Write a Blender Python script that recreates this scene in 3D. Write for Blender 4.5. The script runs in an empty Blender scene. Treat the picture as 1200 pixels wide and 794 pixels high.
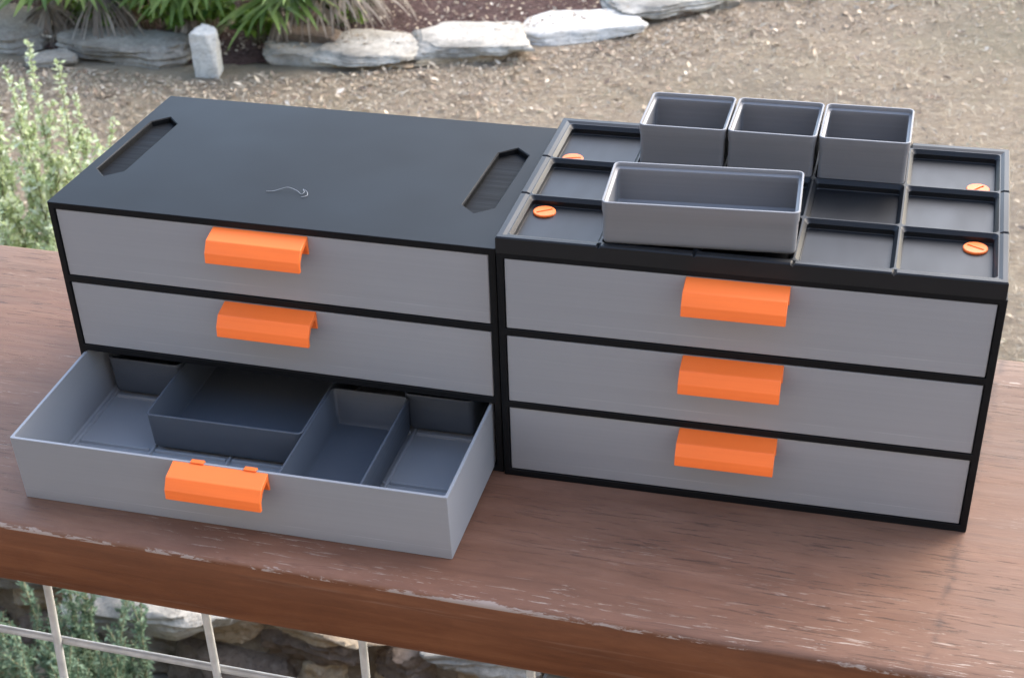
import bpy, bmesh, math, random
from mathutils import Vector, Matrix, noise
R = math.radians
random.seed(7)
sc = bpy.context.scene
COL = sc.collection

# ------------------------------------------------------------------ helpers
class MB:
    def __init__(self): self.v = []; self.f = []
    def add(self, vs, fs):
        n = len(self.v); self.v += [tuple(p) for p in vs]; self.f += [tuple(i + n for i in f) for f in fs]
    def box(self, x0, x1, y0, y1, z0, z1):
        self.add([(x0,y0,z0),(x1,y0,z0),(x1,y1,z0),(x0,y1,z0),(x0,y0,z1),(x1,y0,z1),(x1,y1,z1),(x0,y1,z1)],
                 [(0,3,2,1),(4,5,6,7),(0,1,5,4),(1,2,6,5),(2,3,7,6),(3,0,4,7)])
    def loops(self, L, cap0=True, cap1=True):
        n = len(L[0]); vs = [p for l in L for p in l]; fs = []
        for k in range(len(L) - 1):
            for i in range(n):
                j = (i + 1) % n
                fs.append((k*n+i, k*n+j, (k+1)*n+j, (k+1)*n+i))
        if cap0: fs.append(tuple(range(n))[::-1])
        if cap1: fs.append(tuple((len(L)-1)*n + i for i in range(n)))
        self.add(vs, fs)
    def tube(self, pts, rad, n=8, caps=True):
        pts = [Vector(p) for p in pts]; L = []
        for i, p in enumerate(pts):
            d = (pts[min(i+1, len(pts)-1)] - pts[max(i-1, 0)]).normalized()
            u = d.orthogonal().normalized() if i == 0 else (u - d * u.dot(d)).normalized()
            w = d.cross(u); r = rad(i/(len(pts)-1)) if callable(rad) else rad
            L.append([p + (u*math.cos(a) + w*math.sin(a))*r for a in [2*math.pi*k/n for k in range(n)]])
        self.loops(L, caps, caps)
    def mesh(self, name):
        m = bpy.data.meshes.new(name); m.from_pydata(self.v, [], self.f); m.update(); return m
    def build(self, name, mat, parent=None, smooth=False, fixn=False):
        m = self.mesh(name)
        if fixn:
            b = bmesh.new(); b.from_mesh(m); bmesh.ops.recalc_face_normals(b, faces=b.faces); b.to_mesh(m); b.free()
        return obj(name, m, mat, parent, smooth)

def obj(name, m, mat, parent=None, smooth=False):
    o = bpy.data.objects.new(name, m); COL.objects.link(o)
    if mat is not None:
        m.materials.clear(); m.materials.append(mat)
    if parent: o.parent = parent
    if smooth:
        for p in m.polygons: p.use_smooth = True
    return o
def empty(name, loc=(0,0,0), rz=0):
    o = bpy.data.objects.new(name, None); COL.objects.link(o); o.location = loc; o.rotation_euler = (0,0,rz)
    o.empty_display_size = .02
    return o
def tag(o, label=None, cat=None, group=None, kind=None):
    if label: o['label'] = label
    if cat: o['category'] = cat
    if group: o['group'] = group
    if kind: o['kind'] = kind
    return o
def bevel(o, w, seg=2, ang=35):
    m = o.modifiers.new('bevel', 'BEVEL'); m.width = w; m.segments = seg; m.limit_method = 'ANGLE'; m.angle_limit = R(ang)
    m.harden_normals = False
    for p in o.data.polygons: p.use_smooth = True
    o.data.set_sharp_from_angle(angle=R(35)) if hasattr(o.data, 'set_sharp_from_angle') else None
    return o
def rrect(x0, x1, y0, y1, z, r, n=5):
    r = max(r, 1e-5); P = []
    for cx, cy, a0 in ((x1-r,y0+r,-90),(x1-r,y1-r,0),(x0+r,y1-r,90),(x0+r,y0+r,180)):
        for k in range(n+1):
            a = R(a0 + 90*k/n); P.append((cx + r*math.cos(a), cy + r*math.sin(a), z))
    return P

# ------------------------------------------------------------------ materials
class N:
    def __init__(self, name):
        self.m = bpy.data.materials.new(name); self.m.use_nodes = True; self.t = self.m.node_tree
        self.b = self.t.nodes['Principled BSDF']; self.tc = self.t.nodes.new('ShaderNodeTexCoord')
    def n(self, ty, **kw):
        x = self.t.nodes.new('ShaderNode' + ty)
        for k, v in kw.items(): setattr(x, k, v)
        return x
    def l(self, a, b): self.t.links.new(a, b)
    def noise(self, scale, s=1.0, detail=4, rough=.55, dist=0, loc=(0,0,0)):
        mp = self.n('Mapping'); mp.inputs['Scale'].default_value = scale if isinstance(scale, tuple) else (scale,)*3
        mp.inputs['Location'].default_value = loc
        self.l(self.tc.outputs['Object'], mp.inputs['Vector'])
        t = self.n('TexNoise'); t.inputs['Scale'].default_value = s; t.inputs['Detail'].default_value = detail
        t.inputs['Roughness'].default_value = rough; t.inputs['Distortion'].default_value = dist
        self.l(mp.outputs[0], t.inputs['Vector']); return t.outputs['Fac']
    def ramp(self, fac, stops):
        r = self.n('ValToRGB'); e = r.color_ramp.elements
        while len(e) < len(stops): e.new(.5)
        for k, (p, c) in enumerate(stops):
            e[k].position = p; e[k].color = (*c, 1) if isinstance(c, tuple) else (c, c, c, 1)
        self.l(fac, r.inputs[0]); return r.outputs[0]
    def mix(self, fac, a, b, mode='MIX'):
        x = self.n('MixRGB', blend_type=mode)
        for i, v in ((0, fac), (1, a), (2, b)):
            if isinstance(v, (int, float)): x.inputs[i].default_value = v if i == 0 else (v, v, v, 1)
            elif isinstance(v, tuple): x.inputs[i].default_value = (*v, 1)
            else: self.l(v, x.inputs[i])
        return x.outputs[0]
    def math(self, op, a, b=0.0):
        x = self.n('Math', operation=op)
        for i, v in ((0, a), (1, b)):
            if isinstance(v, (int, float)): x.inputs[i].default_value = v
            else: self.l(v, x.inputs[i])
        return x.outputs[0]
    def bump(self, h, strength=.3, dist=.001, prev=None):
        x = self.n('Bump'); x.inputs['Strength'].default_value = strength; x.inputs['Distance'].default_value = dist
        self.l(h, x.inputs['Height'])
        if prev is not None: self.l(prev, x.inputs['Normal'])
        self.l(x.outputs[0], self.b.inputs['Normal']); return x.outputs[0]
    def col(self, c):
        if isinstance(c, tuple): self.b.inputs['Base Color'].default_value = (*c, 1)
        else: self.l(c, self.b.inputs['Base Color'])
    def set(self, **kw):
        for k, v in kw.items():
            i = self.b.inputs[k.replace('_', ' ')]
            if isinstance(v, (int, float)): i.default_value = v
            else: self.l(v, i)

def plastic(name, c, rough, streak=(5, 5, 420), var=.10, bump=.06, spec=.5, seam=False):
    k = N(name)
    s = k.noise(streak, 1, 3, .6); big = k.noise(14, 1, 2)
    lo = tuple(x*(1-var) for x in c); hi = tuple(min(1, x*(1+var)) for x in c)
    col = k.ramp(k.math('ADD', k.math('MULTIPLY', s, .7), k.math('MULTIPLY', big, .3)), [(.3, lo), (.7, hi)])
    if seam:      # faint printed line a few mm above the drawer floor
        sp = k.n('SeparateXYZ'); k.l(k.tc.outputs['Object'], sp.inputs[0])
        d = k.math('ABSOLUTE', k.math('SUBTRACT', sp.outputs['Z'], .0062))
        ln = k.math('MULTIPLY', k.math('LESS_THAN', d, .00022), k.ramp(k.noise((18, 1, 1), 1, 2), [(.42, 0.0), (.6, .5)]))
        col = k.mix(ln, col, tuple(min(1, x*1.45) for x in c))
    k.col(col); k.set(Roughness=k.ramp(s, [(.3, rough-.06), (.7, rough+.07)]))
    k.b.inputs['Specular IOR Level'].default_value = spec
    k.bump(s, bump, .0006)
    return k.m
M_black = plastic('black_plastic', (.0065, .007, .0078), .46, (7, 7, 300), .18, .08, .13)
M_blacktop = plastic('black_tray_plastic', (.0070, .0078, .0092), .42, (40, 9, 40), .10, .03, .32)
M_recess = plastic('rough_black_plastic', (.004, .0044, .005), .6, (8, 240, 60), .3, .55, .10)
M_gray = plastic('grey_plastic', (.262, .266, .275), .48, (4, 4, 520), .045, .08, .45, True)
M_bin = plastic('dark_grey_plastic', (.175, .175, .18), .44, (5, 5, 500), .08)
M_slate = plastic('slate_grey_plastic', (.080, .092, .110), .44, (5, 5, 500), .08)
M_orange = plastic('orange_plastic', (1.0, .185, .032), .42, (4, 4, 500), .06, .10, .35)

def wood():
    k = N('weathered_stained_wood')
    g = k.noise((5, 42, 42), 1, 10, .66, .5); f = k.noise((16, 190, 190), 1, 6, .65, .3); big = k.noise((2.2, 4.5, 4.5), 1, 3); mot = k.noise((26, 60, 60), 1, 8, .72, .5)
    top = k.ramp(g, [(.28, (.135, .058, .033)), (.5, (.192, .086, .050)), (.72, (.24, .118, .074))])
    pale = k.ramp(f, [(.3, (.120, .072, .047)), (.7, (.168, .110, .075))])
    geo = k.n('NewGeometry'); ns = k.n('SeparateXYZ'); k.l(geo.outputs['Normal'], ns.inputs[0])
    p = k.n('SeparateXYZ'); k.l(k.tc.outputs['Object'], p.inputs[0])
    X, Y, Z = p.outputs
    # back and both ends weathered duller; middle front coloured redder to offset bluish shade
    bl = k.math('ADD', k.math('MULTIPLY', k.math('ABSOLUTE', k.math('SUBTRACT', X, .2)), 1.25), k.math('MULTIPLY', Y, 1.2))
    bl = k.math('ADD', bl, k.math('MULTIPLY', k.math('SUBTRACT', big, .5), 1.1))
    top = k.mix(k.ramp(bl, [(.02, .08), (.55, .75)]), top, pale)
    # dark weather checks along the grain, gathered in patches
    chk = k.noise((34, 480, 480), 1, 5, .7, .1, (3, 1, 0)); pat = k.noise((3.2, 11, 11), 1, 3, .6, 0, (9, 2, 0))
    ck = k.math('MULTIPLY', k.ramp(chk, [(.575, 0.0), (.60, 1.0)]), k.ramp(k.math('ADD', pat, k.math('MULTIPLY', bl, .22)), [(.5, 0.0), (.68, 1.0)]))
    top = k.mix(k.math('MULTIPLY', ck, .6), top, (.045, .026, .02))
    top = k.mix(1.0, top, k.ramp(mot, [(.3, .86), (.5, 1.0), (.7, 1.12)]), 'MULTIPLY')
    # long dark grain lines
    ln = k.noise((2.2, 60, 60), 1, 5, .6, .9, (1, 5, 0))
    top = k.mix(k.ramp(k.math('ABSOLUTE', k.math('SUBTRACT', ln, .5)), [(.0, .30), (.009, 0.0)]), top, (.055, .03, .024))
    # pale scuffs where the stain has flaked
    sc1 = k.noise((48, 640, 640), 1, 5, .7, .4, (2, 7, 0)); sp = k.noise((6, 16, 16), 1, 3, .6, 0, (4, 4, 0))
    fr = k.ramp(k.math('MULTIPLY', Y, -1.0), [(.0, 0.0), (.11, .10)])
    sm = k.math('MULTIPLY', k.ramp(sc1, [(.60, 0.0), (.62, 1.0)]), k.ramp(k.math('ADD', sp, fr), [(.52, 0.0), (.70, 1.0)]))
    top = k.mix(k.math('MULTIPLY', sm, .75), top, (.42, .34, .27))
    # wandering hairline split across the board
    wob = k.noise((30, 30, 30), 1, 4, .6); 
    cx = k.math('SUBTRACT', k.math('SUBTRACT', X, .4905), k.math('MULTIPLY', Y, .085))
    cx = k.math('ABSOLUTE', k.math('ADD', cx, k.math('MULTIPLY', k.math('SUBTRACT', wob, .5), .014)))
    top = k.mix(k.math('MULTIPLY', k.ramp(cx, [(.0002, .7), (.0009, 0.0)]), k.ramp(k.noise((110, 110, 110)), [(.42, .0), (.6, .9)])), top, (.06, .035, .028))
    side = k.ramp(k.math('ADD', k.math('MULTIPLY', k.noise((5, 50, 75), 1, 8, .62, .9), .7), k.math('MULTIPLY', mot, .3)), [(.3, (.095, .034, .014)), (.5, (.155, .056, .023)), (.66, (.22, .086, .037))])
    side = k.mix(k.math('MULTIPLY', k.ramp(k.noise((12, 200, 260), 1, 4), [(.62, 0.0), (.72, .5)]), .6), side, (.30, .18, .12))
    col = k.mix(k.ramp(ns.outputs['Z'], [(.25, 0.0), (.6, 1.0)]), side, top)
    # bare worn arris
    e = k.math('MULTIPLY', k.math('LESS_THAN', Y, -.1005), k.math('GREATER_THAN', Z, -.0035))
    wn = k.noise((60, 240, 240), 1, 6, .75, .4, (0, 3, 3)); 
    edge = k.math('ADD', k.math('ADD', k.math('MULTIPLY', k.math('ADD', Y, .1075), -95.0), k.math('MULTIPLY', X, .22)), k.math('ADD', wn, k.math('MULTIPLY', k.noise((5, 5, 5), 1, 2), .35)))
    col = k.mix(k.math('MULTIPLY', k.math('MULTIPLY', e, k.ramp(edge, [(.72, 0.0), (.78, 1.0)])), .8), col, (.37, .30, .25))
    k.col(col); k.set(Roughness=k.ramp(g, [(.3, .50), (.7, .68)])); k.b.inputs['Specular IOR Level'].default_value = .28
    h = k.math('SUBTRACT', k.math('ADD', k.math('MULTIPLY', g, .5), k.math('MULTIPLY', f, .5)), k.math('MULTIPLY', ck, .9))
    k.bump(h, .45, .0012)
    return k.m
M_wood = wood()

def stone(name, a, b, c, dark=.3):
    k = N(name)
    n1 = k.noise(9, 1, 6, .65); n2 = k.noise(45, 1, 5, .7, .4); n3 = k.noise(4, 1, 3, .6, 0, (5, 1, 2))
    col = k.mix(k.ramp(n1, [(.35, 0.0), (.65, 1.0)]), a, b)
    col = k.mix(k.ramp(n2, [(.5, 0.0), (.72, .75)]), col, c)
    cr = k.noise((14, 14, 40), 1, 4, .6, 1.2, (2, 8, 1)); col = k.mix(k.ramp(k.math('ABSOLUTE', k.math('SUBTRACT', cr, .5)), [(.0, .6), (.02, 0.0)]), col, tuple(x*.35 for x in b))
    col = k.mix(k.ramp(n3, [(.52, 0.0), (.7, dark)]), col, tuple(x*.3 for x in b))
    k.col(col); k.set(Roughness=.9); k.b.inputs['Specular IOR Level'].default_value = .2
    k.bump(k.math('ADD', n1, k.math('MULTIPLY', n2, .5)), .8, .012)
    return k.m
M_white = stone('white_limestone', (.50, .465, .40), (.37, .335, .275), (.24, .225, .19), .65)
M_chalk = stone('chalk_white_stone', (.58, .555, .50), (.48, .45, .395), (.36, .335, .285), .35)
M_greyst = stone('grey_limestone', (.30, .27, .22), (.20, .175, .14), (.40, .365, .31), .6)
M_tanst = stone('tan_limestone', (.42, .33, .21), (.30, .22, .14), (.5, .43, .33), .4)
M_brownst = stone('brown_limestone', (.20, .15, .11), (.13, .095, .07), (.28, .22, .17), .6)

def ground_mat():
    k = N('dry_litter_ground')
    a = k.noise(2.2, 1, 8, .7); b = k.noise((40, 62, 40), 1, 7, .75, .6); c = k.noise(150, 1, 5, .75, .8); d = k.noise(.7, 1, 4, .6, 0, (3, 3, 0))
    col = k.ramp(b, [(.28, (0.237, 0.173, 0.112)), (.45, (0.388, 0.297, 0.200)), (.6, (0.488, 0.388, 0.269)), (.78, (0.600, 0.494, 0.356))])
    col = k.mix(k.ramp(c, [(.45, 0.0), (.72, .7)]), col, (.56, .475, .355))
    col = k.mix(k.ramp(a, [(.4, .0), (.65, .42)]), col, (.32, .27, .215))
    e = k.noise((9, 15, 9), 1, 6, .7, .8, (7, 0, 2)); col = k.mix(k.ramp(e, [(.42, .45), (.55, 0.0)]), col, (.27, .21, .155))
    col = k.mix(k.ramp(k.noise((55, 90, 60), 1, 3, .6, 1.0), [(.62, 0.0), (.70, .8)]), col, (.58, .53, .46))
    col = k.mix(k.ramp(d, [(.5, 0.0), (.68, .35)]), col, (.17, .17, .10))
    k.col(col); k.set(Roughness=.95); k.b.inputs['Specular IOR Level'].default_value = .1
    k.bump(k.math('ADD', b, k.math('MULTIPLY', c, .5)), 1.0, .03)
    return k.m
M_ground = ground_mat()
def mulch_mat():
    k = N('red_brown_mulch')
    b = k.noise((30, 45, 30), 1, 7, .7, .6); c = k.noise(70, 1, 4, .7, .5)
    col = k.ramp(b, [(.3, (.045, .028, .024)), (.5, (.12, .07, .06)), (.7, (.21, .135, .11))])
    col = k.mix(k.ramp(c, [(.58, 0.0), (.7, .7)]), col, (.36, .30, .25))
    k.col(col); k.set(Roughness=.95); k.b.inputs['Specular IOR Level'].default_value = .1
    k.bump(k.math('ADD', b, c), 1.0, .03); return k.m
M_mulch = mulch_mat()

def leafmat(name, stops, rough=.7, trans=.3):
    k = N(name); g = k.n('NewGeometry')
    col = k.ramp(g.outputs['Random Per Island'], stops)
    col = k.mix(.35, col, k.mix(1.0, col, k.ramp(k.noise(35, 1, 3), [(.3, .55), (.7, 1.25)]), 'MULTIPLY'))
    k.col(col); k.set(Roughness=rough); k.b.inputs['Specular IOR Level'].default_value = .25
    if trans:
        tr = k.n('BsdfTranslucent'); k.l(col, tr.inputs['Color'])
        mx = k.n('MixShader'); mx.inputs[0].default_value = trans
        k.l(k.b.outputs[0], mx.inputs[1]); k.l(tr.outputs[0], mx.inputs[2])
        k.l(mx.outputs[0], k.t.nodes['Material Output'].inputs['Surface'])
    return k.m
M_sage = leafmat('sage_leaf', [(0, (.31, .38, .18)), (.4, (.47, .55, .29)), (.75, (.60, .66, .44)), (1, (.70, .74, .60))])
M_sagelow = leafmat('grey_green_leaf', [(0, (.06, .10, .055)), (.5, (.13, .20, .12)), (1, (.24, .32, .21))])
M_palm = leafmat('green_palm_leaf', [(0, (.06, .105, .025)), (.5, (.16, .23, .06)), (1, (.32, .38, .13))], .45)
M_drypalm = leafmat('dry_palm_leaf', [(0, (.10, .08, .06)), (.5, (.25, .20, .155)), (1, (.42, .36, .29))])
M_weed = leafmat('green_weed_leaf', [(0, (.04, .095, .015)), (.5, (.15, .26, .04)), (1, (.30, .42, .09))], .5)
M_litter = leafmat('fallen_leaf', [(0, (0.183, 0.128, 0.091)), (.3, (0.317, 0.238, 0.165)), (.6, (0.427, 0.336, 0.238)), (.9, (0.525, 0.433, 0.317)), (1, (0.634, 0.549, 0.439))], .8, 0)
M_straw = leafmat('dry_grass_blade', [(0, (0.253, 0.201, 0.138)), (.5, (0.471, 0.391, 0.276)), (.9, (0.632, 0.552, 0.414)), (1, (.24, .26, .14))], .8, .15)
M_stem = leafmat('pale_stem', [(0, (.20, .19, .11)), (1, (.26, .25, .15))], .8, 0)
k = N('galvanised_wire'); w = k.noise((60, 60, 60), 1, 4)
k.col(k.ramp(w, [(.3, (.40, .40, .39)), (.7, (.60, .60, .585))])); k.set(Roughness=.42, Metallic=.12); k.bump(w, .2, .0006); M_wire = k.m
k = N('white_filament'); k.col((.27, .28, .29)); k.set(Roughness=.4); M_thread = k.m

# ------------------------------------------------------------------ cabinets, drawers, handles
def boolean(o, cutter):
    bpy.context.view_layer.update()
    m = o.modifiers.new('cut', 'BOOLEAN'); m.operation = 'DIFFERENCE'; m.solver = 'EXACT'; m.object = cutter
    bpy.context.view_layer.update(); dg = bpy.context.evaluated_depsgraph_get()
    me = bpy.data.meshes.new_from_object(o.evaluated_get(dg)); o.modifiers.clear(); o.data = me
    bpy.data.objects.remove(cutter)
def hexslot(mb, x0, x1, y0, y1, z0, z1, tip=.0085):
    xm = (x0+x1)/2
    P = [(xm, y0), (x1, y0+tip), (x1, y1-tip), (xm, y1), (x0, y1-tip), (x0, y0+tip)]
    mb.loops([[(x, y, z0) for x, y in P], [(x, y, z1) for x, y in P]])
OPEN = ((.0042, .0439), (.0476, .0876), (.0914, .1313))
def cabinet_body(W, D, H, parent, slots):
    mb = MB(); r = .0022
    mb.loops([rrect(0, W, 0, D, 0, .0008, 2), rrect(0, W, 0, D, H, .0008, 2)])
    body = mb.build('body', M_black, parent, fixn=True)
    c = MB()
    for z0, z1 in OPEN: c.box(.0036, W-.0036, -.01, D-.003, z0, min(z1, H-.0028))
    if slots:
        hexslot(c, .0062, .0234, .0360, .1196, H-.0035, H+.01); hexslot(c, W-.0310, W-.0130, .0355, .1192, H-.0035, H+.01)
    cut = c.build('cutter', None, fixn=True); cut.matrix_world = parent.matrix_basis; boolean(body, cut)
    body.data.materials.clear(); body.data.materials.append(M_black)
    bevel(body, .0003, 2, 50)
    if slots:
        for x0, x1, y0, y1 in ((.0062, .0234, .0360, .1196), (W-.0310, W-.0130, .0355, .1192)):
            mb = MB(); xm = (x0+x1)/2
            def hx(i, z): return [(x, y, z) for x, y in ((xm, y0+i*1.3), (x1-i, y0+.0085+i*.3), (x1-i, y1-.0085-i*.3), (xm, y1-i*1.3), (x0+i, y1-.0085-i*.3), (x0+i, y0+.0085+i*.3))]
            mb.loops([hx(.00004, H-.0033), hx(.00004, H-.0003), hx(.0005, H-.0005), hx(.0006, H-.0031)], True, True)
            mb.build('grip_recess', M_recess, parent, fixn=True)
    return body
def drawer_box(W, depth, h, grid=False):
    """open box, origin at the left front bottom corner; front face at y = 0"""
    mb = MB(); t = .0016
    mb.loops([rrect(0, W, 0, depth, 0, .0006, 2), rrect(0, W, 0, depth, h, .0006, 2),
              rrect(t, W-t, t, depth-t, h, .0012, 2), rrect(t, W-t, t, depth-t, t+.0012, .0012, 2),
              rrect(t+.0012, W-t-.0012, t+.0012, depth-t-.0012, t, .0012, 2)])
    if grid:      # low locating ridges on the drawer floor
        def ridge(x0, x1, y0, y1, z=.0032):
            e = .0007
            mb.loops([rrect(x0, x1, y0, y1, t-.0004, .0003, 1), rrect(x0+e, x1-e, y0+e, y1-e, z, .0003, 1)])
        xs = [.0050 + .0463*i for i in range(6)]; ys = [.0048 + .0463*i for i in range(4)]
        w = .0013
        for i, x in enumerate(xs): ridge(x-w, x+w, ys[0]-w, ys[-1]+w)
        for y in ys:
            for a, b in zip(xs[:-1], xs[1:]): ridge(a+w, b-w, y-w, y+w)
    return mb
HP = [(0,0),(-10.3,-3.0),(-14.0,-8.6),(-14.6,-14.2),(-12.5,-14.2),(-12.0,-9.6),(-8.8,-5.7),(-2.6,-3.5),(-1.3,-9.9),(0,-10.2)]
def handle_mesh(w, hooks):
    mb = MB()
    P = [(y*.001, z*.001) for y, z in HP]
    mb.loops([[(-w/2, y-.0001, z) for y, z in P], [(w/2, y-.0001, z) for y, z in P]])
    for a, b in ((-.0165, -.0090), (.0130, .0200)) if hooks else ():         # the two hooks over the drawer front
        mb.box(a, b, -.0006, .0024, .00005, .0009)
        mb.box(a, b, .00165, .0024, -.0045, .00002)
    m = mb.mesh('handle'); b = bmesh.new(); b.from_mesh(m); bmesh.ops.recalc_face_normals(b, faces=b.faces); b.to_mesh(m); b.free()
    return m
def add_handle(drawer, x, w, h, hooks=False):
    o = obj('handle', handle_mesh(w, hooks), M_orange, drawer); o.location = (x, 0, h); bevel(o, .0004, 2, 25); return o
FH = .0390
def make_cabinet(W, D, H, loc, rz, label, hx, hw, n, slots):
    root = empty('drawer_cabinet', loc, rz); tag(root, label, 'drawer cabinet', 'drawer cabinets side by side on the railing')
    cabinet_body(W, D, H, root, slots)
    for z0, z1 in OPEN[3-n:]:
        d = drawer_box(W-.0082, D-.008, FH).build('drawer', M_gray, root, fixn=True)
        d.location = (.0041, .0005 + random.uniform(-.0002, .0002), z0+.0004); bevel(d, .00035, 2)
        add_handle(d, hx-.0041 + random.uniform(-.0003, .0003), hw, FH)
    return root
cabA = make_cabinet(.2500, .1496, .1350, (0, 0, 0), 0, 'black cabinet with a flat slotted top and its bottom drawer pulled open', .1233, .0530, 2, True)
YAW2 = .02606
cabB = make_cabinet(.2429, .1500, .1339, (.2507, -.0017, 0), YAW2, 'black cabinet with three closed grey drawers carrying the compartment tray on top', .1197, .0500, 3, False)
# the drawer pulled out of the left cabinet, front edge dropped onto the board
od = drawer_box(.2420, .1470, .0395, True).build('drawer', M_gray, cabA, fixn=True)
TILT = R(1.9)
od.location = (.0040, -.0834, .0002); od.rotation_euler = (TILT, 0, R(.9)); bevel(od, .00035, 2)
tag(od, 'open bottom drawer pulled out and holding two inner bins')
add_handle(od, .1208, .0527, .0395, True)

# ------------------------------------------------------------------ compartment tray on the right cabinet
T0, T1 = .1340, .1428; TF = T1-.0056
TX0, TX1, TY0, TY1 = .0000, .2420, -.0002, .1490
GX = [.0050 + .0465*i for i in range(6)]; GY = [.0046 + .0462*i for i in range(4)]
tray = empty('compartment_tray', (.2507, -.0017, 0), YAW2)
tag(tray, 'flat black grid tray with orange screws lying on the right cabinet', 'tray')
def tray_mesh():
    mb = MB(); RZ = T1-.0007
    # rim: strips across (outer bottom, outer top, inner top, grid edge); a small v nick at each grid line
    def side(pts, nrm, a, b, cuts):
        # pts along direction, offset outward by nrm
        pass
    cols = []
    def pos_list(c0, c1, G):
        L = [(c0, 0)]
        for g in G[1:-1]: L += [(g-.0011, 0), (g, 1), (g+.0011, 0)]
        return L + [(c1, 0)]
    def strip(axis, outer, grid, sgn):
        G = GX if axis == 'x' else GY
        o0, o1 = (TX0, TX1) if axis == 'x' else (TY0, TY1)
        rows = []
        for (c, nick), in_g in zip(pos_list(o0, o1, G), pos_list(G[0], G[-1], G)):
            dz = -.0016*nick; ci = in_g[0]
            def P(c_, o_, z): return (c_, o_, z) if axis == 'x' else (o_, c_, z)
            w = abs(grid-outer); m = outer + sgn*w*.62; cm = c + (ci-c)*.62; e = outer + sgn*.0006; ce = c + (ci-c)*.12
            rows.append([P(c, outer, T0), P(c, outer, T1-.0007+dz*.6), P(ce, e, T1+dz), P(cm, m, T1+dz), P(ci, grid, RZ+dz*.2)])
        n = len(rows[0])
        mb.add([q for r_ in rows for q in r_], [(i*n+j, (i+1)*n+j, (i+1)*n+j+1, i*n+j+1) for i in range(len(rows)-1) for j in range(n-1)])
    strip('x', TY0, GY[0], 1); strip('x', TY1, GY[-1], -1); strip('y', TX0, GX[0], 1); strip('y', TX1, GX[-1], -1)
    nseg = 5
    for i in range(5):
        for j in range(3):
            x0, x1, y0, y1 = GX[i], GX[i+1], GY[j], GY[j+1]
            def rr(d, z, r): return rrect(x0+d, x1-d, y0+d, y1-d, z, r, nseg)
            inner = rr(.00045, RZ, .0022)
            L = [inner, rr(.0012, RZ-.0009, .0022), rr(.0021, RZ-.0020, .0019), rr(.0021, TF+.0004, .0019), rr(.0024, TF, .0017)]
            mb.loops(L, False, True)
            # flat ridge top between the cell square and the rounded opening
            corners = [(x1,y0,RZ),(x1,y1,RZ),(x0,y1,RZ),(x0,y0,RZ)]
            n = len(mb.v); mb.add(corners + inner, [])
            m_ = nseg + 1
            for c in range(4):
                a = 4 + c*m_
                for q in range(nseg): mb.f.append((n+c, n+a+q+1, n+a+q))
                b = 4 + ((c+1) % 4)*m_
                mb.f.append((n+c, n+(c+1) % 4, n+b, n+a+nseg))
    mb.add([(TX0,TY0,T0),(TX1,TY0,T0),(TX1,TY1,T0),(TX0,TY1,T0)], [(0,3,2,1)])
    m = mb.mesh('body'); b = bmesh.new(); b.from_mesh(m); bmesh.ops.remove_doubles(b, verts=b.verts, dist=.00002)
    bmesh.ops.recalc_face_normals(b, faces=b.faces); b.to_mesh(m); b.free(); return m
obj('body', tray_mesh(), M_blacktop, tray)
def screw_mesh():
    mb = MB(); r = .0058; n = 40
    def ring(rr, z): return [(rr*math.cos(2*math.pi*k/n), rr*math.sin(2*math.pi*k/n), z) for k in range(n)]
    mb.loops([ring(r, 0), ring(r, .0008), ring(r-.0003, .0011), ring(0.0001, .0011)], True, False)
    m = mb.mesh('screw'); t = obj('screw', m, M_orange, tray)
    b = bmesh.new(); b.from_mesh(m); bmesh.ops.recalc_face_normals(b, faces=b.faces); b.to_mesh(m); b.free()
    c = MB(); c.box(-.0044, .0044, -.0006, .0006, .0003, .003); cu = c.build('cutter', None, fixn=True); cu.matrix_world = tray.matrix_basis; boolean(t, cu)
    t.data.materials.clear(); t.data.materials.append(M_orange)
    return t
s0 = screw_mesh()
for i, (x, y, a) in enumerate(((.0150, .0410, .6), (.0150, .1065, .3), (.2270, .0415, -.5), (.2270, .1075, .9))):
    s = s0 if i == 0 else s0.copy()
    if i: COL.objects.link(s); s.parent = tray
    s.location = (x, y, TF+.0001); s.rotation_euler = (0, 0, a)

# ------------------------------------------------------------------ storage bins
def bin_mesh(name, w, d, h):
    mb = MB(); r = .0034
    def q(i, z, rr): return rrect(i-w/2, w/2-i, i-d/2, d/2-i, z, max(rr, .0006), 6)
    mb.loops([q(.0016, 0, r-.0014), q(.0011, .0004, r-.001), q(.0007, .0014, r-.0007), q(.0006, .0022, r-.0006), q(.0006, h-.0072, r-.0006),
              q(.0001, h-.0052, r), q(.0, h-.0003, r), q(.0002, h, r-.0002), q(.0009, h, r-.0009), q(.0011, h-.0003, r-.0011), q(.0012, h-.0020, r-.0012),
              q(.0024, h-.0028, r-.0022), q(.0025, h-.0046, r-.0022), q(.0018, h-.0066, r-.0016), q(.0018, .0026, r-.0016), q(.0032, .0013, r-.0026)])
    m = mb.mesh(name); b = bmesh.new(); b.from_mesh(m); bmesh.ops.recalc_face_normals(b, faces=b.faces); b.to_mesh(m); b.free()
    return m
def plain_bin(name, w, d, h):
    mb = MB(); r = .0036
    def q(i, z, rr): return rrect(i-w/2, w/2-i, i-d/2, d/2-i, z, max(rr, .0006), 6)
    mb.loops([q(.0028, 0, r-.002), q(.0022, .0005, r-.0016), q(.0008, .0028, r-.0008), q(.0, h-.0003, r), q(.0002, h, r-.0002), q(.0011, h, r-.0011),
              q(.0013, h-.0003, r-.0013), q(.0021, .0042, r-.002), q(.0036, .0016, r-.003)])
    m = mb.mesh(name); b = bmesh.new(); b.from_mesh(m); bmesh.ops.recalc_face_normals(b, faces=b.faces); b.to_mesh(m); b.free()
    return m
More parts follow.
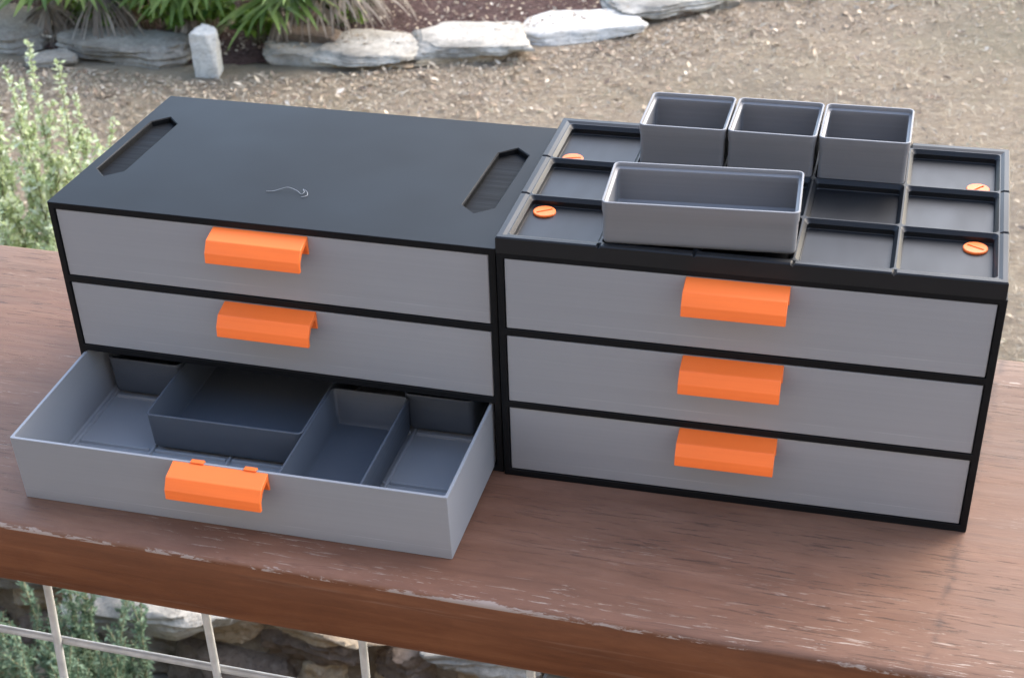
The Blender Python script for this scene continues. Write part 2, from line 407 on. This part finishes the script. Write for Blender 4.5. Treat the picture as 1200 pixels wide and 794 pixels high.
def place_bin(m, mat, loc, rot, label, group, name='storage_bin'):
    o = obj(name, m, mat, None, True); o.location = loc; o.rotation_euler = rot
    o.data.set_sharp_from_angle(angle=R(32)); tag(o, label, 'bin', group); return o
TM = Matrix.Translation((.2507, -.0017, 0)) @ Matrix.Rotation(YAW2, 4, 'Z')
BT = .1641
sq = bin_mesh('storage_bin', .0455, .0455, BT-TF-.0002)
for i, lab in ((1, 'square grey bin with the wide bin before it and a bin only to its right'),
               (2, 'small square grey bin between two equal bins at the back of the tray'),
               (3, 'small square grey bin at the end of its row beside empty tray cells')):
    p = TM @ Vector(((GX[i]+GX[i+1])/2 + .0003, (GY[2]+GY[3])/2, TF+.0002))
    m = sq if i == 1 else sq.copy()
    place_bin(m, M_bin, p, (0, 0, YAW2 + R((.4, -.3, .2)[i-1])), lab, 'square bins in the back row of the tray')
p = TM @ Vector((.0973, .0297, T1-.00066))
place_bin(bin_mesh('storage_bin', .0935, .0468, BT-T1+.00066), M_bin, p, (0, 0, YAW2 + R(3.4)), 'wide grey bin set slightly askew at the front of the tray', 'grey bins on the tray')
DM = Matrix.Translation(od.location) @ od.rotation_euler.to_matrix().to_4x4()
def in_drawer(x, y): return DM @ Vector((x, y, .0034))
GXd = [.0050 + .0463*i for i in range(6)]; GYd = [.0048 + .0463*i for i in range(4)]
rt = tuple(od.rotation_euler)
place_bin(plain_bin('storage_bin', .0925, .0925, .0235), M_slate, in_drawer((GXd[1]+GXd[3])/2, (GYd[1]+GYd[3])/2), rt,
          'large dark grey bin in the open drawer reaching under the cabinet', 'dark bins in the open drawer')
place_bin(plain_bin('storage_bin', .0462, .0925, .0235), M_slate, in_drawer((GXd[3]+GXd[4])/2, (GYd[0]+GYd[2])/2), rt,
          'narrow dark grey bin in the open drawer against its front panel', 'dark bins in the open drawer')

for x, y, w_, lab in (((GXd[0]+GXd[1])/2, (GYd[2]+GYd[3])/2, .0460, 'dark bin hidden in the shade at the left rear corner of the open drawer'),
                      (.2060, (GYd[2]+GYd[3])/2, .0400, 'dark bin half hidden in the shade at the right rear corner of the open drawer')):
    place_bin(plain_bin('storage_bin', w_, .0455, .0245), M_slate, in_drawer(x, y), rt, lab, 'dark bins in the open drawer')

# stray filament on the cabinet top
def curve_pts(P, n=6):
    out = []; P = [Vector(p) for p in P]
    for i in range(len(P)-1):
        a, b, c, d = P[max(i-1,0)], P[i], P[i+1], P[min(i+2,len(P)-1)]
        for k in range(n):
            t = k/n; out.append(.5*((2*b) + (c-a)*t + (2*a-5*b+4*c-d)*t*t + (3*b-a-3*c+d)*t**3))
    return out + [P[-1]]
mb = MB(); zt = .1353
mb.tube(curve_pts([(.1116,.0368,zt),(.1152,.0376,zt),(.1182,.0398,zt+.0004),(.1225,.0413,zt+.0012),(.128,.0398,zt+.0006),(.1315,.0374,zt),
                   (.1327,.0390,zt+.0006),(.1312,.0412,zt+.001),(.1338,.0398,zt+.0006),(.1352,.0372,zt),(.1346,.0352,zt),(.1328,.0340,zt)]), .00013, 6)
th = mb.build('plastic_thread', M_thread, None, True)
tag(th, 'thin curled pale plastic thread lying on the flat black cabinet top', 'thread')

# ------------------------------------------------------------------ railing
rail = empty('deck_railing', (.2, .036, -1.05)); tag(rail, 'brown timber railing with a flat top board over a wire panel', 'railing')
RO = Vector((-.2, -.036, 1.05))
mb = MB(); X0, X1 = -1.30, 1.75
nx = 90
sec = [(-.1075,-.0030),(-.1066,-.0010),(-.1045,-.0001),(-.09,0)] + [(y, 0) for y in (-.05,0,.05,.1,.15)] + [(.179,0),(.1825,-.0012),(.1840,-.004),(.1840,-.0415),(-.1060,-.0415),(-.1075,-.0395)]
L = []
for i in range(nx+1):
    x = X0 + (X1-X0)*i/nx; row = []
    for y, z in sec:
        j = noise.noise((x*9, y*30, z*60))*.0007 if abs(y+.106) < .003 or abs(y-.183) < .003 else 0
        row.append((x, y + j, z + (min(0, noise.noise((x*14, 3, y*40)))*.0010 if (abs(y+.106) < .003 and z > -.02) else 0)))
    L.append(row)
mb.loops(L)
hb = mb.build('top_board', M_wood, rail, True, True); hb.location = RO; hb.data.set_sharp_from_angle(angle=R(50))
for x in (-1.15, 1.6):
    mb = MB(); mb.box(x-.045, x+.045, .0, .09, -2.33, -.042); p_ = mb.build('post', M_wood, rail, fixn=True); p_.location = RO; bevel(p_, .004)
panel = empty('wire_panel'); panel.parent = rail; panel.location = RO
WY = -.020
for i in range(-11, 18):
    x = .0615 + i*.1035; 
    if abs(x+1.15) < .05 or abs(x-1.6) < .05: continue
    lean = -.075 if i == -1 else (random.uniform(-.012, .012))
    mb = MB(); mb.tube([(x+lean*-.0, WY, -.0405), (x + lean*.30, WY+random.uniform(-.002,.002), -.34), (x+lean*.3, WY, -.92)], .0027, 10)
    mb.build('wire', M_wire, panel, True)
for z in (-.1735, -.276, -.378, -.53, -.68, -.83):
    mb = MB(); mb.tube([(-1.104 + (1.104+1.554)*t/30, WY+.0046, z + noise.noise((t*.4, z*9, 0))*.0015) for t in range(31)], .0026, 10)
    mb.build('wire', M_wire, panel, True)

# ------------------------------------------------------------------ ground
ZG = -1.75
BORDER = [(-4.6,4.78),(-3.35,4.76),(-2.9,4.72),(-2.42,4.70),(-2.19,4.80),(-1.97,4.87),(-1.64,4.95),(-1.30,5.13),(-1.0,5.36),(-.72,5.66),(-.5,5.86),(.1,6.4),(.9,7.1),(2.5,8.3)]
def border_y(x):
    for (a, b), (c, d) in zip(BORDER[:-1], BORDER[1:]):
        if x <= c: return b + (d-b)*(max(x, a)-a)/(c-a)
    return BORDER[-1][1]
def gz(x, y):
    z = ZG + .018*noise.noise((x*1.1, y*1.1, 0)) + .008*noise.noise((x*5, y*5, 2))
    if y < 1.70:
        t = min(1, max(0, (1.70-y)/.05)); z = z - .60*t
    if y > 9: z -= (y-9)*.004
    return z
xs = [-150,-80,-40,-20,-12,-8] + [-6 + .12*i for i in range(84)] + [4.5,6,9,14,25,50,90,150]
ys = [-120,-60,-25,-10,-5,-3,-1.5,-.5,.3,.9,1.3,1.55,1.645,1.66,1.68,1.70,1.72] + [1.80 + .1*i for i in range(62)] + [8.3,9,10,12,15,20,30,50,90,160,260]
mb = MB(); mb.v = [(x, y, gz(x, y)) for y in ys for x in xs]; n = len(xs)
mb.f = [(j*n+i, j*n+i+1, (j+1)*n+i+1, (j+1)*n+i) for j in range(len(ys)-1) for i in range(n-1)]
tag(mb.build('ground', M_ground, None, True), 'dry tan yard ground beyond the railing', 'ground', kind='structure')
mb = MB(); nb = 90
for i in range(nb+1):
    x = -5.5 + 7.5*i/nb
    for j in range(12):
        t = j/11; y = border_y(x) + .06 + t*3.2
        mb.v.append((x, y, gz(x, y) + .004 + .05*math.sin(min(1, t*6)*math.pi/2) + .02*noise.noise((x*6, y*6, 4)) - (.09 if j == 11 else 0)))
mb.f = [(i*12+j, (i+1)*12+j, (i+1)*12+j+1, i*12+j+1) for i in range(nb) for j in range(11)]
tag(mb.build('mulch_bed', M_mulch, None, True), 'reddish brown mulch bed behind the stone edging', 'mulch bed', kind='structure')

# this railing's unseen deck and a wall, both added to block and bounce light
k = N('tan_bounce_wall'); k.col(k.ramp(k.noise(1.5, 1, 5), [(.3, (.25, .235, .225)), (.7, (.31, .292, .28))])); k.set(Roughness=.9); M_bouncewall = k.m
mb = MB(); mb.box(-6, 7, -2.75, -2.55, -2.4, 2.7); tag(mb.build('unseen_bounce_wall', M_bouncewall, fixn=True), kind='structure')
mb = MB()
k = N('dark_deck_plank'); k.col(k.ramp(k.noise((2, 30, 2), 1, 5), [(.3, (.035, .028, .024)), (.7, (.06, .048, .04))])); k.set(Roughness=.8); M_deck = k.m
for i in range(18): mb.box(-5.5, 6.5, -2.54 + i*.143, -2.54 + i*.143 + .138, -1.03, -1.0)
tag(mb.build('unseen_deck_floor', M_deck, fixn=True), kind='structure')

# ------------------------------------------------------------------ stones
def rock_mesh(name, sx, sy, sz, seed, rough=.10, flat=5.0):
    """angular broken stone: a unit block cut by tilted planes, then roughened"""
    rn_ = random.Random(int(seed*97)+5); planes = []
    for ax in range(3):
        for sg in (-1, 1):
            n_ = Vector((0,0,0)); n_[ax] = sg; t_ = .16 if ax < 2 else .06
            n_ += Vector((rn_.uniform(-t_, t_), rn_.uniform(-t_, t_), rn_.uniform(-t_, t_)*(.7))); planes.append((n_.normalized(), rn_.uniform(.9, 1.0)))
    for c in range(9):                                            # broken corners and arrises
        n_ = Vector((rn_.choice((-1,1))*rn_.uniform(.3,1), rn_.choice((-1,1))*rn_.uniform(.3,1), rn_.choice((-1,1,1))*rn_.uniform(0,.8))).normalized()
        planes.append((n_, rn_.uniform(1.08, 1.30) - rough*.6))
    b = bmesh.new(); bmesh.ops.create_cube(b, size=2); bmesh.ops.subdivide_edges(b, edges=b.edges[:], cuts=13, use_grid_fill=True)
    off = Vector((seed*3.7, seed*1.9, seed*5.3)); k3 = Vector((sx, sy, sz))/max(sx, sy)
    for v in b.verts:
        d = v.co.normalized(); t = min(h/(n_.dot(d)) for n_, h in planes if n_.dot(d) > 1e-3); p = d*t
        q = Vector((p.x*k3.x, p.y*k3.y, p.z*k3.z*1.6))
        p *= 1 + rough*.9*noise.noise(q*2.2 + off) + rough*.55*noise.noise(q*5 + off) + rough*.35*noise.noise(q*11 + off) + rough*.2*noise.noise(q*24 + off)
        lay = noise.noise(Vector((seed, 1.5, p.z*4)))             # bedding: some layers stand proud
        if abs(p.z) < .8: p.x *= 1 + rough*.35*lay; p.y *= 1 + rough*.5*lay
        v.co = (p.x*sx/2, p.y*sy/2, (p.z*.5+.5)*sz)
    m = bpy.data.meshes.new(name); b.to_mesh(m); b.free()
    for f in m.polygons: f.use_smooth = True
    m.set_sharp_from_angle(angle=R(30)); return m
def rock(x, y, z, sx, sy, sz, rz, mat, seed, label, group='stones edging the planting bed', name='edging_stone', rough=.10, flat=5., tilt=0, cat='stone'):
    o = obj(name, rock_mesh(name, sx, sy, sz, seed, rough, flat), mat); o.location = (x, y, z); o.rotation_euler = (tilt, 0, rz)
    tag(o, label, cat, group); return o
Z = ZG-.012
rock(-3.42, 4.90, Z, .46, .34, .10, .05, M_greyst, 1, 'weathered grey stone beside the drooping dry palm frond at the far left end')
rock(-2.80, 4.82, Z, .58, .26, .080, -.03, M_greyst, 2, 'long layered grey ledge stone under the palms, left of the upright white block', rough=.16)
rock(-3.06, 4.66, Z, .20, .12, .05, .3, M_greyst, 12, 'small flat grey stone lying in front of the long layered ledge', rough=.14)
rock(-2.375, 4.69, Z, .098, .10, .185, .06, M_chalk, 3, 'bright white block standing upright at the edge of the bed', rough=.06, flat=6)
rock(-2.05, 4.94, Z, .36, .20, .055, .12, M_white, 4, 'low pale stone under the brown slab, right of the dry palm leaflets', rough=.1)
rock(-2.10, 5.03, Z+.050, .30, .14, .036, .02, M_brownst, 5, 'thin brown slab lying across the low pale stone', rough=.08)
rock(-1.79, 4.98, Z+.026, .41, .30, .042, .10, M_white, 6, 'white flagstone with a clean cut edge resting on thin orange stone', rough=.11)
rock(-1.76, 4.965, Z, .36, .23, .033, .08, M_tanst, 7, 'thin orange tan stone wedged under the white flagstone', rough=.1)
rock(-1.43, 5.12, Z+.034, .46, .32, .048, .32, M_white, 8, 'large whitish grey flagstone, thickest and squarest of the edging', rough=.11)
rock(-1.46, 5.08, Z, .38, .24, .042, .32, M_tanst, 9, 'tan footing stone under the large whitish grey flagstone', rough=.12)
rock(-1.08, 5.41, Z+.004, .48, .30, .052, .48, M_chalk, 10, 'low bright white flagstone between two greyer flagstones', rough=.1)
rock(-.99, 5.36, Z, .30, .08, .035, .62, M_greyst, 11, 'thin grey sliver of stone lying on the ground before the low white flagstone', rough=.1)
rock(-.78, 5.76, Z+.036, .56, .36, .046, .55, M_white, 13, 'broad grey white flagstone raised on small footing stones', rough=.11)
rock(-.72, 5.68, Z, .17, .14, .06, .7, M_brownst, 14, 'small brown footing stone under the left end of the broad raised flagstone', rough=.15)
rock(-.56, 5.82, Z, .18, .13, .065, .7, M_greyst, 15, 'small grey footing stone under the right end of the broad raised flagstone', rough=.15)
rock(-.36, 6.14, Z+.02, .44, .30, .06, .7, M_greyst, 16, 'grey flagstone at the top edge of the photo, right of the broad raised one', rough=.09)
rock(-.30, 6.02, Z, .22, .12, .05, .7, M_tanst, 17, 'small tan stone at the foot of the last grey flagstone', rough=.14)

# rubble retaining wall below the railing
wall = empty('rubble_wall', (-.6, 1.66, ZG-.6)); tag(wall, 'dry stacked rubble wall in shade below the railing', 'stone wall')
WO = Vector((.6, -1.66, -(ZG-.6)))
rnd = random.Random(5); zrow = ZG-.6
for r_ in range(6):
    x = -2.3 + rnd.uniform(-.1, .1); hgt = rnd.uniform(.085, .115)
    while x < 1.2:
        wdt = rnd.uniform(.12, .30); h2 = hgt*rnd.uniform(.85, 1.1)
        m = rock_mesh('stone', wdt*1.02, rnd.uniform(.16, .24), h2, rnd.uniform(20, 90), .16, 4.2)
        o = obj('stone', m, rnd.choice([M_brownst, M_greyst, M_tanst, M_tanst, M_brownst]), wall)
        o.location = WO + Vector((x + wdt/2, 1.715 + r_*.008 + rnd.uniform(-.03, .03), zrow)); o.rotation_euler = (rnd.uniform(-.08,.08), rnd.uniform(-.06,.06), rnd.uniform(-.15,.15))
        x += wdt*1.03
    zrow += hgt*1.0
G2 = 'flat stones capping the low wall'
rock(-1.10, 1.76, ZG-.02, .40, .34, .085, .10, M_white, 31, 'pale rounded slab capping the low wall behind the grey green shrub', G2, 'cap_stone', .09, 5, .06)
rock(-.70, 1.78, ZG-.01, .34, .30, .07, -.05, M_tanst, 32, 'yellow tan flat slab capping the low wall under the railing', G2, 'cap_stone', .1)
rock(-.36, 1.77, ZG-.02, .27, .26, .06, .08, M_white, 33, 'short whitish slab capping the low wall, right of the tan slab', G2, 'cap_stone', .1)
rock(-.08, 1.78, ZG-.02, .24, .26, .07, -.05, M_greyst, 34, 'grey slab capping the low wall, farthest toward the open yard', G2, 'cap_stone', .1)
rock(-1.55, 1.78, ZG-.02, .38, .30, .08, .05, M_greyst, 35, 'grey slab capping the low wall beneath the tall sage shrub', G2, 'cap_stone', .1)

# ------------------------------------------------------------------ plants
def leaf(mb, p, d, up, L, w, fold=.0, mid=.45):
    d = d.normalized(); s = d.cross(up)
    s = s.normalized() if s.length > 1e-4 else d.orthogonal().normalized()
    u = s.cross(d); a = p; b = p + d*L*mid + s*w/2 + u*fold; c = p + d*L + u*fold*.3; e = p + d*L*mid - s*w/2 + u*fold
    n = len(mb.v); mb.v += [tuple(a), tuple(b), tuple(c), tuple(e)]; mb.f.append((n, n+1, n+2, n+3))
def rv(rn, s=1): return Vector((rn.uniform(-s, s), rn.uniform(-s, s), rn.uniform(-s, s)))
def shrub(name, base, stems, label, leafmat_, seed, ll=.016, lw=.006, step=.011, per=5, group=None, spread=.035, side=True):
    rn = random.Random(seed); root = empty(name, base); tag(root, label, 'shrub', group)
    st = MB(); fo = MB(); B = Vector(base)
    def run(P, r0, s0):
        P = [Vector(q) for q in P]; st.tube(P, lambda t: r0*(1-.8*t), 5)
        for i in range(len(P)-1):
            seg = P[i+1]-P[i]; m = max(1, int(seg.length/step))
            for k_ in range(m):
                t = (i + k_/m)/(len(P)-1)
                if t < s0: continue
                q = P[i] + seg*k_/m; sz = 1.15 - .55*t
                for _ in range(per):
                    d = (rv(rn).normalized()*1.0 + seg.normalized()*.7)
                    qq = q + rv(rn, spread*.25*sz)
                    leaf(fo, qq, d, Vector((0,0,1)) + rv(rn, .4), ll*rn.uniform(.7, 1.4)*sz, lw*rn.uniform(.7, 1.3), .001)
    for tip in stems:
        T = Vector(tip)-B; b0 = Vector((rn.uniform(-.07,.07), rn.uniform(-.07,.07), 0)) + Vector((T.x, T.y, 0))*.35
        n_ = 9; P = []
        bend = Vector((rn.uniform(-.04,.04), rn.uniform(-.04,.04), 0))
        for i in range(n_):
            t = i/(n_-1); P.append(b0*(1-t) + T*t + bend*math.sin(t*math.pi) + rv(rn, .006)*t)
        run(P, .0045, .10)
        if side:
            for q in range(int(T.length/.05)):
                t = rn.uniform(.15, .9); a = b0*(1-t) + T*t + bend*math.sin(t*math.pi)
                L_ = rn.uniform(.06, .17)*(1.1-t)+.03; d = Vector((rn.uniform(-1,1), rn.uniform(-1,1), rn.uniform(.5,1.5))).normalized()
                run([a, a + d*L_*.5, a + d*L_ + Vector((0,0,L_*.15))], .002, .0)
    st.build('stem', M_stem, root, True); fo.build('foliage', leafmat_, root)
    return root
tips = [(-1.35,2.0,-.585),(-1.292,2.0,-.615),(-1.415,2.0,-.65)]
rn = random.Random(3)
for i in range(85): 
    x = rn.uniform(-2.0, -1.22); tips.append((x, 2.02 + rn.uniform(-.16, .22), -.72 - rn.uniform(0, .5) - max(0, (x+1.42))*.9))
shrub('sage_shrub', (-1.55, 2.06, ZG), tips, 'tall pale green sage shrub with upright leafy spikes behind the board', M_sage, 11, .019, .009, .012, 7)
tips = [(-1.02 + rn.uniform(-.5, .10), 1.30 + rn.uniform(-.15, .16), -1.36 - rn.uniform(0, .42)) for i in range(55)]
shrub('grey_green_shrub', (-1.32, 1.30, ZG-.6), tips, 'soft grey green shrub seen through the wire panel', M_sagelow, 12, .017, .005, .010, 7)

def frond(mb, root, tip_dir, length, nleaf, spread, droop, rn, width=.018, pet=.4):
    """fan frond: a petiole and leaflets fanned from its end"""
    d = tip_dir.normalized(); hub = root + d*length*pet
    mb.tube([root, (root+hub)/2 + Vector((0,0,.015)), hub], .006, 5)
    up = Vector((0,0,1)); s = d.cross(up).normalized() if abs(d.z) < .98 else Vector((1,0,0)); u = s.cross(d)
    for i in range(nleaf):
        a = (i/(nleaf-1)-.5)*spread + rn.uniform(-.05, .05); dd = d*math.cos(a) + s*math.sin(a) + u*rn.uniform(-.12,.12)
        L = length*(1-pet)*rn.uniform(.75, 1.05)*(1-.25*abs(i/(nleaf-1)-.5)); w = width*rn.uniform(.7, 1.2)
        P = []; q = hub.copy(); v = dd.normalized()
        for k_ in range(6):
            P.append(q.copy()); q = q + v*L/5; v = (v + Vector((0,0,-droop*rn.uniform(.5, 1.4)/5))).normalized()
        side_ = v.cross(Vector((0,0,1))); side_ = side_.normalized() if side_.length > .05 else s
        side_ = (side_ + rv(rn, .5)).normalized(); n = len(mb.v)
        for k_, p in enumerate(P):
            ww = w*(.45, 1, 1, .8, .5, .06)[k_]/2; mb.v += [tuple(p+side_*ww), tuple(p-side_*ww)]
        for k_ in range(5): mb.f.append((n+2*k_, n+2*k_+1, n+2*k_+3, n+2*k_+2))
def palm(x, y, h, seed, fr, label):
    rn = random.Random(seed); root = empty('dwarf_palm', (x, y, ZG)); tag(root, label, 'palm', 'dwarf palms in the bed')
    mb = MB(); mb.tube([(0,0,-.05),(.01,0,h*.5),(0,.01,h)], lambda t: .075-.02*t, 10)
    mb.build('trunk', M_drypalm, root, True)
    for (az, el, L, dry) in fr:
        el = el + (8 if el < 5 else 0); d = Vector((math.cos(R(az))*math.cos(R(el)), math.sin(R(az))*math.cos(R(el)), math.sin(R(el))))
        f = MB(); frond(f, Vector((0,0,h)) + Vector((d.x, d.y, 0))*.03, d, L, 17 if not dry else 20, 4.0 if not dry else (2.6 if el > -38 else 1.0), .55 if not dry else 1.5, rn, .030 if not dry else .014)
        o = f.build('frond', M_drypalm if dry else M_palm, root)
    return root
palm(-3.24, 5.10, .24, 21, [(-80,-42,.46,True),(-100,-48,.44,True),(-35,-12,.5,False),(-140,-12,.5,False),(-75,-6,.5,False),(60,40,.6,False),(150,40,.6,False),(-85,50,.6,False),(0,60,.6,False),(-60,-50,.5,True)],
     'dwarf palm at the far left with one grey dry frond drooping over the stones')
palm(-2.98, 5.16, .34, 22, [(-85,-40,.62,True),(-65,-55,.60,True),(-105,-60,.58,True),(-30,-8,.48,False),(-150,-5,.48,False),(-90,45,.6,False),(40,30,.6,False),(120,40,.6,False)],
     'dwarf palm with a thick skirt of dry brown fronds hanging to the ground')
palm(-2.64, 5.14, .30, 23, [(-78,-24,.44,False),(-48,-14,.46,False),(-112,-22,.42,False),(-90,30,.6,False),(-20,25,.6,False),(160,25,.6,False),(60,50,.6,False),(-75,-55,.5,True)],
     'dwarf palm with narrow bright green leaf tips above the grey ledge')
palm(-2.22, 5.16, .24, 24, [(-88,-14,.50,False),(-62,-8,.46,False),(-48,-10,.46,True),(-25,-6,.56,True),(-10,-4,.60,True),(-80,-50,.36,True),(-60,15,.6,False),(-140,20,.6,False),(-90,50,.6,False),(50,45,.6,False)],
     'dwarf palm with a green fan and long dry grey leaflets beside the white block')
palm(-2.2, 5.45, .22, 25, [(-80,-20,.52,True),(-40,-18,.5,True),(-15,-10,.56,True),(-110,-15,.42,False),(160,20,.6,False),(60,40,.6,False),(-60,30,.6,False)],
     'dwarf palm with sparse grey fronds behind the white flagstones')
palm(-3.72, 5.3, .30, 26, [(-60,0,.6,False),(-90,-20,.6,False),(-120,10,.6,False),(-20,20,.6,False),(60,40,.6,False),(-75,40,.6,False)],
     'green dwarf palm at the left edge of the photo behind the grey stone')
def weed(x, y, r, h, seed, label):
    rn = random.Random(seed); root = empty('leafy_weed', (x, y, ZG)); tag(root, label, 'weed', 'green weeds among the palms')
    st = MB(); fo = MB()
    for i in range(26):
        a = rn.uniform(0, 6.28); q = r*rn.uniform(.2, 1); T = Vector((math.cos(a)*q, math.sin(a)*q, h*rn.uniform(.4, 1)))
        P = [Vector((T.x*.3, T.y*.3, 0)), T*.6 + Vector((0,0,h*.15)), T]; st.tube(P, .0022, 4)
        for k_ in range(9):
            t = rn.uniform(.3, 1); p = P[1]*(1-t) + P[2]*t; leaf(fo, p, rv(rn) + Vector((0,-.2,.25)), Vector((0,0,1)) + rv(rn, .5), rn.uniform(.035, .07), rn.uniform(.022, .042), .005)
    st.build('stem', M_stem, root, True); fo.build('foliage', M_weed, root)
for i, (x, y, r, h, lab) in enumerate((
    (-2.80, 5.06, .16, .20, 'low leafy green weed above the middle of the grey ledge'),
    (-2.52, 5.02, .13, .22, 'dense green weed just left of the upright white block'),
    (-3.08, 5.08, .10, .14, 'small yellow green weed under the brown hanging fronds'),
    (-2.30, 5.00, .08, .15, 'bright green seedling just behind the upright white block'),
    (-3.42, 5.30, .16, .24, 'yellow green weed behind the grey stone at the far left'),
    (-2.45, 5.45, .25, .42, 'tall dark green weed in the gap between the green palms'),
    (-2.02, 5.26, .12, .16, 'green weed among the long dry leaflets'),
    (-2.95, 5.70, .30, .50, 'tall green weed behind the palm with brown hanging fronds'),
    (-2.64, 4.99, .13, .17, 'broad leaved green weed spilling over the right half of the grey ledge'),
    (-2.98, 5.01, .11, .13, 'small green weed leaning over the left half of the grey ledge'))):
    weed(x, y, r, h, 40+i, lab)

# ------------------------------------------------------------------ ground cover nobody could count
rn = random.Random(77)
mb = MB()
def litter(x, y, s, dz=.0):
    a = rn.uniform(0, 6.28); d = Vector((math.cos(a), math.sin(a), rn.uniform(-.15, .5))); p = Vector((x, y, gz(x, y) + .006 + dz))
    leaf(mb, p, d, Vector((0,0,1)) + rv(rn, .6), s*rn.uniform(.6, 1.5), s*rn.uniform(.25, .7), s*.12)
for i in range(17000):
    x = rn.uniform(-4.2, 2.2); by = border_y(x); y = by - .1 - abs(rn.gauss(0, 1.0))*(.35 if rn.random() < .55 else 1.3)
    if y < 1.75: continue
    litter(x, y, .015 if rn.random() < .93 else .034)
for i in range(5500):
    x = rn.uniform(-4.2, .8); y = border_y(x) + .06 + rn.random()**1.4*1.8; litter(x, y, .020, .05)
for i in range(9000):
    x = rn.uniform(-3.6, 2.4); y = rn.uniform(1.9, 8)
    if y < border_y(x) - .1: litter(x, y, .017 if rn.random() < .9 else .032)
tag(mb.build('leaf_litter', M_litter), 'fallen dry leaves scattered over the yard and the bed', 'leaf litter', kind='stuff')
mb = MB()
for i in range(60000):
    x = rn.uniform(-4.0, 2.4); y = rn.uniform(1.8, 6.6)
    if y > border_y(x) - .12: continue
    if noise.noise((x*1.3, y*1.3, 7)) + rn.uniform(-.5, .5) < -.05: continue
    a = rn.uniform(0, 6.28); e = rn.uniform(.05, .5); d = Vector((math.cos(a), math.sin(a)*.6, e))
    leaf(mb, Vector((x, y, gz(x, y) + .001)), d, Vector((0,0,1)) + rv(rn, .5), rn.uniform(.02, .055), .0032, .004, .5)
tag(mb.build('dry_grass', M_straw), 'matted dry straw coloured grass over the yard', 'dry grass', kind='stuff')

# ------------------------------------------------------------------ light, camera
EL, AZ = R(36), R(38)           # light comes from behind the cabinets, to the right
w = bpy.data.worlds.new('World'); sc.world = w; w.use_nodes = True
nt = w.node_tree; bg = nt.nodes['Background']; sky = nt.nodes.new('ShaderNodeTexSky'); sky.sky_type = 'NISHITA'; sky.sun_disc = False
sky.sun_elevation = EL; sky.sun_rotation = AZ; sky.air_density = 1.0; sky.dust_density = 2.2; sky.ozone_density = .6
nt.links.new(sky.outputs[0], bg.inputs[0]); bg.inputs[1].default_value = .15
sun = bpy.data.lights.new('sun', 'SUN'); sun.energy = .5; sun.angle = R(85); sun.color = (1, .965, .92)
so = bpy.data.objects.new('sun', sun); COL.objects.link(so)
dirv = Vector((math.sin(AZ)*math.cos(EL), math.cos(AZ)*math.cos(EL), math.sin(EL)))
so.rotation_euler = dirv.to_track_quat('Z', 'Y').to_euler()
cam = bpy.data.cameras.new('camera'); co = bpy.data.objects.new('camera', cam); COL.objects.link(co); sc.camera = co
co.location = (.4582364, -.6596349, .4906919); co.rotation_euler = (.9349638, .0358234, .2886132)
cam.sensor_width = 36; cam.lens = 54.6734; cam.shift_x = .0182354; cam.shift_y = .1583618
cam.clip_start = .02; cam.clip_end = 1000
cam.dof.use_dof = True; cam.dof.focus_distance = .88; cam.dof.aperture_fstop = 30
sc.view_settings.view_transform = 'Standard'; sc.view_settings.look = 'None'; sc.view_settings.gamma = 1; sc.view_settings.use_curve_mapping = False
sc.view_settings.exposure = 2.28
